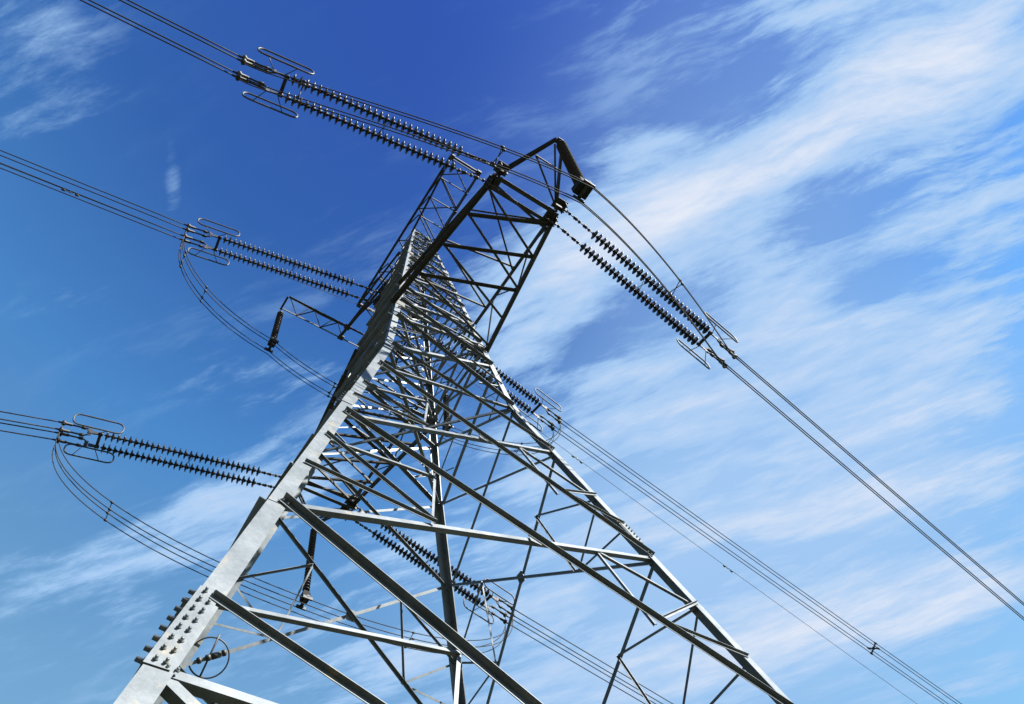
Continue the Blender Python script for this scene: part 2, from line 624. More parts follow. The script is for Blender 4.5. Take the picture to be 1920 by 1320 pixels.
for (c0, c1, nn) in FACES:
    FAR_FACE[0] = (c0 == 2)
    # lower body: big crossed braces with secondary triangles
    zs = LOW + [BASE + 0.1]
    for i in range(len(zs) - 1):
        z0, z1 = zs[i], zs[i + 1]
        n = face_n(nn, -1)
        last = (i == len(zs) - 2)
        sz = [0.072, 0.082, 0.092, 0.10, 0.11][i]
        o = 0.13
        A0, B0 = on_leg(c0, c1, z0, o), on_leg(c1, c0, z0, o)
        A1, B1 = on_leg(c0, c1, z1, o), on_leg(c1, c0, z1, o)
        if last:
            # feet: braces from the middle of the lowest horizontal to each foot
            mid = lerp(A0, B0, 0.5) + V(0, 0, -0.05)
            brace("main_brace", A1, mid, n, 0.16, True)
            brace("main_brace", B1, mid, n, 0.16, False)
            for foot, top, ca, cb in ((A1, A0, c0, c1), (B1, B0, c1, c0)):
                q = lerp(mid, foot, 0.36)
                brace("secondary_brace", top, q, n, 0.11, False, 0.04)
                q2 = lerp(mid, foot, 0.66)
                l2 = on_leg(ca, cb, z0 + (z1 - z0) * 0.52, o)
                brace("secondary_brace", l2, q, n, 0.08, True)
                brace("secondary_brace", l2, q2, n, 0.08, False, 0.05)
            continue
        if i == 3:
            # half panel: a wide V down to the middle of the lowest horizontal
            mid = lerp(A1, B1, 0.5) + V(0, 0, 0.06)
            brace("main_brace", A0, mid - (B1 - A1).normalized() * 0.12, n, 0.105, nn.x > -0.5, 0.03, 0, 0, None, c0 == 0)
            brace("main_brace", B0, mid + (B1 - A1).normalized() * 0.12, n, 0.105, nn.x > -0.5, 0.03, 0, 0, None, c0 == 0)
            brace("main_brace", A1, B1, n, 0.10, False, 0.03, 0, 0, None, c0 == 0)
            fl = nn.x < -0.5
            for up_, dn_, ca, cb in ((A0, A1, c0, c1), (B0, B1, c1, c0)):
                l1 = on_leg(ca, cb, -13.252, o)
                md = lerp(up_, mid, 0.5)
                hq = lerp(dn_, lerp(A1, B1, 0.5), 0.5)
                brace("secondary_brace", md, l1, n, 0.052, fl, 0.03)
                brace("secondary_brace", l1, hq, n, 0.07, not fl)
                brace("secondary_brace", md, hq, n, 0.05, False, 0.05)
            continue
        brace("main_brace", A0, B1, n, sz, True, 0.03, 0, 0, None, c0 == 0)
        brace("main_brace", B0, A1, n, sz * 0.95, False, 0.03, 0, 0, None, c0 == 0)
        # crossing point
        wa, wb = (B0 - A0).length, (B1 - A1).length
        tX = wa / (wa + wb)
        if i == 0:
            continue
        X = lerp(A0, B1, tX)
        pl = MB()
        pu = (B1 - B0).normalized(); ph = (B0 - A0).normalized()
        pl.box(X - n * 0.008 + n * (0.012 if c0 == 0 else 0.0), ph * 0.11, n * 0.004, n.cross(ph) * 0.15)
        pl.build("gusset_plate", M_STEEL, pylon)
        for side in (0, 1):
            ca, cb = (c0, c1) if side == 0 else (c1, c0)
            up = A0 if side == 0 else B0          # brace going down from here
            dn = A1 if side == 0 else B1
            mu, md = lerp(up, X, 0.5), lerp(dn, X, 0.53)
            f1, f2 = (0.47, 0.73) if i == 1 else (0.335, 0.67)
            l1 = on_leg(ca, cb, z0 + (z1 - z0) * f1, 0.10)
            l2 = on_leg(ca, cb, z0 + (z1 - z0) * f2, 0.10)
            s2 = 0.052
            brace("secondary_brace", mu, l1, n, s2, False, 0.05)
            brace("secondary_brace", md, l1, n, s2 * 1.05, True)
            brace("secondary_brace", md, l2, n, s2, True)
            brace("secondary_brace", mu, md, n, s2 * 0.9, False, 0.06)
    # upper body: smaller crossed panels
    for i in range(len(UPL) - 1):
        z0, z1 = UPL[i], UPL[i + 1]
        n = face_n(nn, 1)
        sz = max(0.036, 0.095 - 0.0055 * i) * (1.45 if c0 == 3 and i < 5 else 1.0)
        o = leg_w(z0 + 0.01) * 0.45
        A0, B0 = on_leg(c0, c1, z0, o), on_leg(c1, c0, z0, o)
        A1, B1 = on_leg(c0, c1, z1, o), on_leg(c1, c0, z1, o)
        brace("upper_brace", A1, B0, n, sz, True)
        brace("upper_brace", A0, B1, n, sz, False, 0.022)
        if i > 1:
            brace("horizontal_brace", A0, B0, n, 0.05 - 0.002 * i, False, 0.05)
        if i < 7:
            # short stays that halve the leg in the widest panels
            X = lerp(A0, B1, (B0 - A0).length / ((B0 - A0).length + (B1 - A1).length))
            for ca, cb, lo_, hi_ in ((c0, c1, A0, A1), (c1, c0, B0, B1)):
                q = on_leg(ca, cb, (z0 + z1) / 2, o)
                brace("upper_stay", q, lerp(hi_, X, 0.5), n, 0.04 - 0.002 * i, True)
                brace("upper_stay", q, lerp(lo_, X, 0.5), n, 0.04 - 0.002 * i, False, 0.04)
    for z, s in ((3.6, 0.09), (5.44, 0.08), (10.0, 0.07), (13.2, 0.06), (14.2, 0.07)):
        brace("horizontal_brace", on_leg(c0, c1, z, 0.02), on_leg(c1, c0, z, 0.02), face_n(nn, 1), s, False, 0.04)

# plan bracing across the body
for z, s in ((3.6, 0.09), (5.44, 0.08), (10.0, 0.07), (14.2, 0.06), (0.0, 0.09)):
    for a, b_ in ((0, 2), (1, 3)):
        mb = MB()
        mb.angle(lerp(node(a, z), node(b_, z), 0.03), lerp(node(a, z), node(b_, z), 0.97) + V(0, 0, 0.0), V(0, 0, 1), s, a == 0, 0.01 + 0.01 * a)
        mb.build("plan_brace", M_STEEL, pylon)

# waist gusset plates on each leg
for c in range(4):
    sx, sy = CORN[c]
    for z, s in ((3.6, 0.15), (5.44, 0.12), (10.0, 0.11)):
        mb = MB()
        p = node(c, z)
        mb.box(p + V(-sx * s * 0.9, sy * 0.024, 0), V(s, 0, 0), V(0, 0.006, 0), V(0, 0.0, s * 0.8))
        mb.box(p + V(sx * 0.024, -sy * s * 0.9, 0), V(0.006, 0, 0), V(0, s, 0), V(0, 0.0, s * 0.8))
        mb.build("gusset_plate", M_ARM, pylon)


# ---- long arms, one on each side
def cross_arm(s):
    """s = -1 towards the camera, +1 away"""
    tipL, tipR = W(-1.0, s * 6.31, 3.96), W(1.0, s * 6.31, 3.96)
    bl, br = node(0 if s < 0 else 3, 3.6), node(1 if s < 0 else 2, 3.6)
    tl, tr = node(0 if s < 0 else 3, 5.44), node(1 if s < 0 else 2, 5.44)
    up = V(0, 0, 0.16)
    ch = MB()
    bl0, br0 = bl - (tipL - bl).normalized() * 0.12, br - (tipR - br).normalized() * 0.12
    ch.angle(bl0, tipL, V(-1, 0, 0), 0.15, True, top=True)
    ch.angle(br0, tipR, V(1, 0, 0), 0.15, True, top=True)
    ch.angle(tl, tipL + up, V(-1, 0, 0), 0.11, True, top=True)
    ch.angle(tr, tipR + up, V(1, 0, 0), 0.11, True, top=True)
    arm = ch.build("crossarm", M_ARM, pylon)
    dn = V(0, 0, -1)

    def sub(name, a, b_, n, size, outside=True, gap=0.004):
        mb = MB()
        mb.angle(a, b_, n, size, outside, gap)
        mb.build(name, M_ARM, arm)

    def L(y):
        t = (abs(y) - abs(bl.y)) / (6.31 - abs(bl.y)); return lerp(bl, tipL, t)

    def R(y):
        t = (abs(y) - abs(br.y)) / (6.31 - abs(br.y)); return lerp(br, tipR, t)

    def TL(y):
        t = (abs(y) - abs(tl.y)) / (6.31 - abs(tl.y)); return lerp(tl, tipL + up, t)

    def TR(y):
        t = (abs(y) - abs(tr.y)) / (6.31 - abs(tr.y)); return lerp(tr, tipR + up, t)
    # underside lattice
    for a, b_, sz in ((4.98, 5.96, .10), (3.84, 4.86, .09), (2.71, 3.72, .09)):
        sub("arm_brace", L(a), R(b_), dn, sz, True, 0.01)
    for a, b_, sz in ((4.98, 3.80, .075), (3.84, 2.74, .075), (5.9, 4.86, .075), (6.1, 5.75, .075), (2.71, 1.75, .07)):
        sub("arm_brace", L(a), R(b_), dn, sz, False, 0.02)
    # top lattice
    for a, b_ in ((4.9, 5.9), (5.9, 3.9), (3.6, 4.0), (3.6, 2.2), (1.9, 2.2)):
        sub("arm_brace", TL(a), TR(b_), V(0, 0, 1), 0.055)
    # side lattices
    ys = (1.6, 2.7, 3.8, 4.9, 5.9)
    for k in range(len(ys) - 1):
        y0, y1 = ys[k], ys[k + 1]
        if k % 2 == 0:
            sub("arm_brace", L(y0), TL(y1), V(-1, 0, 0), 0.05); sub("arm_brace", R(y0), TR(y1), V(1, 0, 0), 0.05)
        else:
            sub("arm_brace", TL(y0), L(y1), V(-1, 0, 0), 0.05); sub("arm_brace", TR(y0), R(y1), V(1, 0, 0), 0.05)
    # heavy tip bars with the string brackets
    sub("arm_brace", tipL + V(0, -s * 0.02, 0.05), tipR + V(0, -s * 0.02, 0.05), dn, 0.13, False, 0.0)
    sub("arm_brace", L(5.95) + V(0, 0, 0.05), R(5.95) + V(0, 0, 0.05), dn, 0.11, False, 0.0)
    for side, tip in ((-1, tipL), (1, tipR)):
        for dy in (-0.25, 0.25):
            mb = MB()
            c = tip + V(side * 0.03, s * 0.0 + dy, -0.04)
            mb.box(c, V(0.19, 0, 0), V(0, 0.016, 0), V(0, 0, 0.15))
            mb.box(c + V(side * 0.10, 0, 0.0), V(0.012, 0, 0), V(0, 0.15, 0), V(0, 0, 0.13))
            mb.box(c + V(-side * 0.02, 0, 0.16), V(0.20, 0, 0), V(0, 0.17, 0), V(0, 0, 0.012))
            for q in (-0.09, 0.09):
                bolt(mb, c + V(side * 0.115, q, 0.07), (side, 0, 0), 0.022, 0.05)
                bolt(mb, c + V(side * 0.115, q, -0.07), (side, 0, 0), 0.022, 0.05)
                bolt(mb, c + V(q - side * 0.02, 0.1, 0.148), (0, 0, -1), 0.022, 0.05)
            mb.build("string_bracket", M_ARM, arm)
    # pointed jumper bracket beyond the tip
    ap = W(-0.08 if s < 0 else 0.33, s * (8.08 if s < 0 else 7.45), 3.98)
    for dz in (0.0, 0.24):
        sub("jumper_bracket", tipL + V(0, 0, dz), ap + V(-0.06, 0, dz * .35), V(-1, 0, 0), 0.075)
        sub("jumper_bracket", tipR + V(0, 0, dz), ap + V(0.06, 0, dz * .35), V(1, 0, 0), 0.075)
    q = 0.62
    sub("jumper_bracket", lerp(tipL, ap, q), lerp(tipR, ap, q), dn, 0.05)
    sub("jumper_bracket", lerp(tipL, ap, q), lerp(tipR, ap, 0.1), dn, 0.055, False)
    sub("jumper_bracket", lerp(tipR, ap, 0.15), lerp(tipL, ap, 0.93), dn, 0.05, False, 0.02)
    mb = MB()
    mb.box(ap + V(0, 0, 0.02), V(0.09, 0, 0), V(0, 0.09, 0), V(0, 0, 0.03))
    mb.box(ap + V(0, 0, -0.06), V(0.012, 0, 0), V(0, 0.05, 0), V(0, 0, 0.06))
    mb.build("jumper_bracket", M_ARM, arm)
    return ap


AP_NEAR = cross_arm(-1)
AP_FAR = cross_arm(1)

# ---- earth wire beam across the top
be = MB()
XB = 0.63
for sx in (-1, 1):
    be.angle(W(sx * XB, -3.85, 14.22), W(sx * XB, 3.85, 14.22), V(sx, 0, 0), 0.085, True, top=True)
    for y0, y1 in ((-0.5, -3.85), (0.5, 3.85)):
        be.angle(W(sx * 0.5, y0, 13.25), W(sx * XB, y1, 14.08), V(sx, 0, 0), 0.07, True, top=True)
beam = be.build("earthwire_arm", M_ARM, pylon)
ys = [-3.8, -2.95, -2.1, -1.25, -0.4, 0.4, 1.25, 2.1, 2.95, 3.8]
for k in range(len(ys) - 1):
    a, b_ = (XB, -XB) if k % 2 == 0 else (-XB, XB)
    for z, sz, nz in ((14.22, 0.05, 1),):
        mb = MB(); mb.angle(W(a, ys[k], z), W(b_, ys[k + 1], z), V(0, 0, 1), sz, True); mb.build("arm_brace", M_ARM, beam)

    def lowz(y):
        return 13.25 + 0.78 * (abs(y) - 0.5) / 3.4
    for y in (ys[k],):
        if abs(y) > 0.6:
            mb = MB(); mb.angle(W(-XB, y, lowz(y)), W(XB, y, lowz(y)), V(0, 0, -1), 0.05, True); mb.build("arm_brace", M_ARM, beam)
            mb = MB(); mb.angle(W(-XB, y, lowz(y)), W(XB, ys[k + 1], lowz(ys[k + 1]) if abs(ys[k + 1]) > .5 else 13.25), V(0, 0, -1), 0.045, False); mb.build("arm_brace", M_ARM, beam)
            for sx in (-1, 1):
                mb = MB(); mb.angle(W(sx * XB, y, lowz(y)), W(sx * XB, ys[k + 1], 14.2), V(sx, 0, 0), 0.04, True); mb.build("arm_brace", M_ARM, beam)
for y in (-3.85, 3.85):
    mb = MB()
    mb.box(W(0, y, 14.2), V(XB + .05, 0, 0), V(0, 0.04, 0), V(0, 0, 0.05))
    for sx in (-1, 1):
        mb.box(W(sx * XB, y, 14.12), V(0.09, 0, 0), V(0, 0.10, 0), V(0, 0, 0.09))
    mb.build("gusset_plate", M_ARM, beam)

# ---- T shaped jumper frame behind the body
tj = MB()
ZT = 10.5
for sx in (-1, 1):
    tj.angle(node(3 if sx < 0 else 2, ZT), W(sx * 1.2, 3.86, ZT), V(sx, 0, 0), 0.08, True, top=True)
    tj.angle(node(3 if sx < 0 else 2, ZT + 1.2), W(sx * 1.2, 3.86, ZT + .15), V(sx, 0, 0), 0.06, True, top=True)
    tj.angle(node(3 if sx < 0 else 2, ZT - 0.9), W(sx * 1.2, 3.3, ZT), V(sx, 0, 0), 0.055, True, top=True)
frame = tj.build("jumper_frame", M_ARM, pylon)
YF, YB = 3.30, 3.83


def fsub(a, b_, n, s, outside=True):
    mb = MB(); mb.angle(a, b_, n, s, outside); mb.build("frame_brace", M_ARM, frame)


fsub(W(-3.7, YF, ZT), W(3.7, YF, ZT), V(0, -1, 0), 0.06)
fsub(W(-3.7, YB, ZT), W(3.7, YB, ZT), V(0, 1, 0), 0.06)
for sx in (-1, 1):
    fsub(W(sx * 3.7, YF, ZT), W(sx * 2.3, (YF + YB) / 2, ZT + .42), V(0, -1, 0), 0.045)
    fsub(W(sx * 2.3, (YF + YB) / 2, ZT + .42), W(sx * 0.9, (YF + YB) / 2, ZT + .5), V(0, -1, 0), 0.045)
    fsub(W(sx * 3.7, YF, ZT), W(sx * 3.7, YB + .12, ZT), V(sx, 0, 0), 0.07)
    xs = [3.62, 3.1, 2.6, 2.1, 1.6, 1.15]
    for k in range(5):
        a, b_ = (YF, YB) if k % 2 == 0 else (YB, YF)
        fsub(W(sx * xs[k], a, ZT), W(sx * xs[k + 1], b_, ZT), V(0, 0, -1), 0.035)
    for k in (1, 3):
        fsub(W(sx * xs[k], YB, ZT), W(sx * (xs[k] - .3), (YF + YB) / 2, ZT + .42), V(0, 1, 0), 0.035)
    mb = MB(); mb.box(W(sx * 1.2, 3.83, ZT), V(.11, 0, 0), V(0, .1, 0), V(0, 0, .03)); mb.box(W(sx * 1.2, 3.3, ZT), V(.11, 0, 0), V(0, .1, 0), V(0, 0, .03))
    mb.build("gusset_plate", M_ARM, frame)
fsub(W(-1.0, 2.2, ZT), W(1.0, 2.2, ZT), V(0, 0, -1), 0.06)
fsub(W(-0.85, 1.2, ZT), W(1.1, 2.2, ZT), V(0, 0, -1), 0.05, False)
fsub(W(-1.0, 2.2, ZT), W(1.2, 3.3, ZT), V(0, 0, -1), 0.05, False)

# brackets that hold the middle pair of strings on the far side of the body
P2L, P2R = W(-0.76, 1.34, 10.0), W(0.76, 1.34, 10.0)
for P, c in ((P2L, 3), (P2R, 2)):
    sx = CORN[c][0]
    mb = MB()
    for dz in (0.25, -0.25):
        mb.angle(node(c, 10.0 + dz), P + V(0, 0.25, dz * .3), V(sx, 0, 0), 0.08, True, top=True)
    mb.angle(node(c, 10.7), P + V(0, 0.2, 0.1), V(sx, 0, 0), 0.07, True, top=True)
    for dy in (-0.25, 0.25):
        mb.box(P + V(0, dy, 0.0), V(0.17, 0, 0), V(0, 0.015, 0), V(0, 0, 0.16))
        mb.box(P + V(sx * .08, dy, 0.0), V(0.012, 0, 0), V(0, 0.14, 0), V(0, 0, 0.13))
    mb.box(P + V(-sx * .05, 0, 0.12), V(0.2, 0, 0), V(0, 0.42, 0), V(0, 0, 0.02))
    mb.build("string_bracket", M_ARM, pylon)
mb = MB()
mb.angle(P2L + V(0, .25, .15), P2R + V(0, .25, .15), V(0, 1, 0), 0.09, True)
mb.build("string_bracket", M_ARM, pylon)

# climbing deterrent ring clamped round the far face brace
C1, D2 = on_leg(2, 3, LOW[1], 0.13), on_leg(3, 2, LOW[2], 0.13)
rc = lerp(D2, C1, 0.10)
rb = MB()
u = (C1 - D2).normalized()
nr = V(0.12, 0.78, 0.60).normalized()
e1 = V(0.98, 0, 0.0); e1 = (e1 - nr * e1.dot(nr)).normalized(); e2 = nr.cross(e1)
rb.tube([rc + 0.41 * (math.cos(a) * e1 + math.sin(a) * e2) for a in [2 * math.pi * k / 40 for k in range(40)]], 0.018, 8, True)
rb.tube([rc - 0.50 * e2 + 0.02 * e1, rc + 0.50 * e2 - 0.02 * e1], 0.022, 8)
for t, w_ in ((-0.22, 0.03), (-0.02, 0.04), (0.16, 0.10), (0.34, 0.03)):
    rb.tube([rc + u * (t - w_), rc + u * (t + w_)], 0.07, 10)
rb.build("ring_frame", M_RING, pylon)

# ------------------------------------------------------------------ tension insulator sets
AZ, EL, LSET = math.radians(6.88), math.radians(-7.05), 7.35


def direction(side, az=AZ, el=EL):
    return Vector((side * math.cos(az) * math.cos(el), math.sin(az) * math.cos(el), math.sin(el)))


def tension_frame(side):
    x = direction(side)
    y = Vector((0, 0, 1)).cross(x).normalized()
    z = x.cross(y)
    return Matrix((x, y, z)).transposed().to_4x4()


def make_set():
    root = empty("tension_insulator", (0, 0, 0))
    for sy in (-1, 1):
        yy = sy * 0.25
        lk = MB()
        # shackles and links that lead away from the tower
        x = 0.05
        for k in range(6):
            lk.tube([(x, yy, 0), (x + 0.19, yy, 0)], 0.020, 6)
            lk.lathe((x + 0.02, yy, 0), (1, 0, 0), [(0, 0.02), (0.02, 0.05), (0.06, 0.055), (0.085, 0.02)], 8)
            lk.box((x + 0.13, yy, 0), (0.035, 0, 0), (0, 0.012, 0), (0, 0, 0.045)) if k % 2 else lk.box((x + 0.13, yy, 0), (0.035, 0, 0), (0, 0.045, 0), (0, 0, 0.012))
            x += 0.19
        lk.build("link_chain", M_FIT, root)
        ds = MB()
        n = 29
        x0, pitch = 1.20, 0.168
        prof = []
        for k in range(n):
            h = k * pitch
            prof += [(h, 0.028), (h + 0.012, 0.052), (h + 0.050, 0.058), (h + 0.058, 0.085), (h + 0.078, 0.158), (h + 0.094, 0.166),
                     (h + 0.102, 0.150), (h + 0.104, 0.115), (h + 0.116, 0.110), (h + 0.106, 0.075), (h + 0.118, 0.07), (h + 0.110, 0.03), (h + 0.16, 0.022)]
        ds.lathe((x0, yy, 0), (1, 0, 0), prof, 16)
        ds.build("disc_string", M_DISC, root)
        # arcing ring outside each string
        rg = MB()
        ry = sy * 0.60
        pts = []
        xa, xb, hh, cr_ = 5.60, 7.02, 0.25, 0.20
        for cx, cz, a0 in ((xb - cr_, hh - cr_, 0), (xa + cr_, hh - cr_, 90), (xa + cr_, -hh + cr_, 180), (xb - cr_, -hh + cr_, 270)):
            for q in range(0, 91, 15):
                a = math.radians(a0 + q)
                pts.append((cx + cr_ * math.cos(a), ry, cz + cr_ * math.sin(a) + 0.03))
        rg.tube(pts, 0.024, 8, True)
        rg.tube([(6.25, yy, 0), (6.00, ry, -hh + 0.05)], 0.012, 6)
        rg.tube([(6.50, yy, 0), (6.75, ry, -hh + 0.05)], 0.012, 6)
        rg.build("arcing_ring", M_RING, root)
        yk = MB()
        # twin plates from the string end, splitting to the two conductor clamps above each other
        yk.box((6.23, yy, 0), (0.10, 0, 0), (0, 0.02, 0), (0, 0, 0.05))
        for px_, hz in ((6.37, 0.07), (6.49, 0.16)):
            yk.box((px_, yy, 0), (0.055, 0, 0), (0, 0.014, 0), (0, 0, hz))
        for sz in (-1, 1):
            zz = sz * 0.175
            yk.tube([(6.47, yy, sz * 0.12), (6.61, sy * 0.21, zz)], 0.022, 6)
            yk.box((6.67,sy * 0.21, zz), (0.06, 0, 0), (0, 0.04, 0), (0, 0, 0.03))
            yk.lathe((6.61, sy * 0.21, zz), (1, 0, 0), [(0, 0.03), (0.05, 0.05), (0.12, 0.05), (0.14, 0.026), (0.50, 0.026)], 8)
        yk.build("clamp_assembly", M_FIT, root)
        for sz in (-1, 1):
            cl = MB()
            zz = sz * 0.175
            cl.lathe((6.99, sy * 0.21, zz), (1, 0, 0), [(0, 0.024), (0.03, 0.045), (0.20, 0.045), (0.23, 0.085), (0.29, 0.09), (0.32, 0.03), (0.42, 0.024)], 10)
            cl.box((7.25, sy * 0.21, zz - 0.03), (0.035, 0, 0), (0, 0.05, 0), (0, 0, 0.05))
            cl.build("dead_end_clamp", M_FIT, root)
    yb = MB()
    yb.box((6.18, 0, 0), (0.045, 0, 0), (0, 0.30, 0), (0, 0, 0.018))
    yb.box((6.18, 0, 0.05), (0.035, 0, 0), (0, 0.27, 0), (0, 0, 0.01))
    for sy in (-1, 1):
        yb.lathe((6.10, sy * 0.25, 0), (1, 0, 0), [(0, 0.03), (0.02, 0.06), (0.12, 0.06), (0.14, 0.03)], 8)
    yb.build("yoke_bar", M_FIT, root)
    sx_ = MB()     # little x shaped stay between the strings
    sx_.tube([(3.35, -0.24, 0), (3.55, 0.24, 0)], 0.010, 5); sx_.tube([(3.55, -0.24, 0), (3.35, 0.24, 0)], 0.010, 5)
    sx_.build("string_stay", M_FIT, root)
    return root


def copy_thing(src):
    c = src.copy()
    COL.objects.link(c)
    for ch in src.children:
        k = ch.copy()
        COL.objects.link(k)
        k.parent = c
        k.matrix_parent_inverse = ch.matrix_parent_inverse
        for g_ in ch.children:
            q = g_.copy()
            COL.objects.link(q)
            q.parent = k
            q.matrix_parent_inverse = g_.matrix_parent_inverse
    return c


P = {'L1': W(-1.05, -6.31, 3.94), 'R1': W(1.05, -6.31, 3.94), 'L3': W(-1.05, 6.31, 3.94), 'R3': W(1.05, 6.31, 3.94), 'L2': P2L, 'R2': P2R}
SIDE = {k: (-1 if k[0] == 'L' else 1) for k in P}
SET_LABEL = {
    'L1': "twin disc insulator strings running up left from the tip of the nearest big arm",
    'R1': "twin disc insulator strings hanging out to the right of the nearest big arm's tip",
    'L2': "twin insulator strings left of the pylon at mid height, above the small jumper frame",
    'R2': "twin insulator strings emerging behind the pylon's right leg, at mid height",
    'L3': "lowest twin insulator strings left of the pylon, ending at the big pale leg",
    'R3': "twin insulator strings seen through the lower lattice beside the dark middle leg",
}
root = make_set()
sets = {}
for i, key in enumerate(P):
    s_ = root if i == 0 else copy_thing(root)
    mw = tension_frame(SIDE[key])
    s_.matrix_world = Matrix.Translation(P[key]) @ mw
    tag(s_, SET_LABEL[key], "insulator", "twin tension insulator sets")
    sets[key] = (P[key], mw)


def at(key, x, y, z):
    p0, mw = sets[key]
    return p0 + mw.to_3x3() @ Vector((x, y, z))


# ------------------------------------------------------------------ conductors: four wires in each bundle
LINE = {'L1': (5.0, -0.4), 'L2': (5.5, 2.2), 'L3': (7.5, 12.0), 'R1': (7.6, 5.0), 'R2': (6.2, 4.8), 'R3': (6.5, 3.5)}   # heading, initial dip in degrees
BUNDLE = {
    'L1': ("in the bundle leaving at the photo's top left corner", "wires of the top left bundle"),
    'L2': ("in the bundle crossing the photo's left edge below the corner", "wires of the middle left bundle"),
    'L3': ("in the lowest bundle on the photo's left edge", "wires of the lower left bundle"),
    'R1': ("in the bundle that reaches the photo's right edge", "wires of the right edge bundle"),
    'R2': ("in the bundle carrying the x shaped spacer", "wires of the lower right bundle"),
    'R3': ("in the bundle behind the lower braces at bottom edge", "wires of the bottom edge bundle"),
}
ORD = ["topmost wire", "second wire from the top", "third wire from the top", "lowest wire"]
LOOK = {'L1': 2.5, 'L2': 4, 'L3': 0.8, 'R1': 10, 'R2': 15, 'R3': 6}
SPANC = 1500.0


def line_point(start, key, s):
    az, t = LINE[key]
    a = math.radians(az)
    return start + Vector((SIDE[key] * s * math.cos(a), s * math.sin(a), -math.tan(math.radians(t)) * s + s * s / (2 * SPANC)))


for key in P:
    items = []
    for sy in (-1, 1):
        for sz in (-1, 1):
            st = at(key, 7.35, sy * 0.21, sz * 0.175)
            q = to_px(line_point(st, key, LOOK[key]))
            items.append((q[1] - q[0] * (0.4 if key[0] == 'L' else 0.75), st))
    items.sort(key=lambda e: e[0])
    for k, (_, st) in enumerate(items):
        ss = [0, 1, 2, 4, 6, 9, 13, 18, 25, 33, 43, 55, 70, 90, 115, 145, 180, 220, 260]
        mb = MB()
        mb.tube([line_point(st, key, s) - st for s in ss], 0.0185, 8)
        w = mb.build("conductor_wire", M_WIRE)
        w.location = st
        tag(w, "%s %s" % (ORD[k], BUNDLE[key][0]), "wire", BUNDLE[key][1])

# spacer on the lower right bundle
az, t = LINE['R2']
c4 = [at('R2', 7.35, sy * 0.21, sz * 0.175) for sy in (-1, 1) for sz in (-1, 1)]
SD = 20.3
pp = [line_point(q, 'R2', SD) for q in c4]
cen = sum(pp, Vector()) / 4
sp = MB()
dirv = (line_point(c4[0], 'R2', SD + 0.5) - line_point(c4[0], 'R2', SD)).normalized()
for q in pp:
    e = q - cen
    sp.tube([e * 0.2, e], 0.037, 8)
    sp.lathe(e - dirv * 0.1, dirv, [(0, 0.03), (0.04, 0.048), (0.16, 0.048), (0.2, 0.03)], 10)
sp.lathe(-dirv * 0.05, dirv, [(0, 0.04), (0.02, 0.075), (0.08, 0.075), (0.1, 0.04)], 12)
o = sp.build("bundle_spacer", M_FIT)
o.location = cen
tag(o, "dark x shaped spacer clamped to the lower right wire bundle", "spacer")

# ------------------------------------------------------------------ pilot insulators that steady the jumpers


def make_pilot(name, top, bot, rad=0.115, blk=0.13):
    root = empty(name, top)
    ax = (bot - top)
    L = ax.length
    ax.normalize()
    hd = MB()
    hd.tube([top, top + ax * 0.16], 0.022, 8)
    hd.lathe(top + ax * 0.10, ax, [(0, 0.03), (0.02, 0.07), (0.10, 0.07), (0.12, 0.03)], 10)
    hd.build("hanger", M_FIT, root, top)
    ds = MB()
    prof = []
    n = int((L - 0.62) / 0.125)
    for k in range(n):
        h = k * 0.125
        prof += [(h, 0.05), (h + 0.022, 0.065), (h + 0.055, rad), (h + 0.07, rad + 0.005), (h + 0.078, rad - 0.015), (h + 0.08, 0.06)]
    ds.lathe(top + ax * 0.22, ax, prof, 16)
    ds.build("insulator_stack", M_DISC, root, top)
    wt_ = MB()
    e = top + ax * (L - 0.30)
    wt_.tube([top + ax * 0.22 + ax * (n * 0.125 - .1), e], 0.03, 8)
    wt_.box(e + ax * 0.10, (blk, 0, 0), (0, blk, 0), ax * 0.12)
    wt_.box(e + ax * -0.06, (0.10, 0, 0), (0, 0.10, 0), ax * 0.04)
    wt_.build("counterweight", M_IRON, root, top)
    cl = MB()
    b_ = top + ax * (L - 0.04)
    cl.box(b_, (0.045, 0, 0), (0, 0.27, 0), (0, 0, 0.03))
    for sy in (-1, 1):
        cl.box(b_ + V(0, sy * 0.23, -0.06), (0.16, 0, 0), (0, 0.03, 0), (0, 0, 0.05))
    cl.build("jumper_clamp", M_FIT, root, top)
    return root


PIL = {
    'near': (AP_NEAR + V(0, 0, -0.10), W(0.12, -7.92, 0.30)),
    'far': (AP_FAR + V(0, 0, -0.10), W(0.42, 7.45, 0.32)),
    'midL': (W(-3.70, 3.93, 10.45), W(-3.64, 3.9, 7.68)),
    'midR': (W(3.70, 3.93, 10.45), W(3.66, 3.9, 7.68)),
}
PLAB = {
    'near': "stout dark insulator hanging off the pointed end of the nearest arm, heavy block below",
    'far': "ribbed insulator hanging behind the lowest left braces, heavy block at its foot",
    'midL': "dark insulator hanging from the free left end of the small jumper frame",
    'midR': "dark insulator hanging from the jumper frame's other end, behind the body lattice",
}
for k, (a, b_) in PIL.items():
    tag(make_pilot("pilot_insulator", a, b_, *((0.15, 0.19) if k == 'near' else (0.115, 0.125))), PLAB[k], "insulator", "pilot insulators that steady the jumpers")

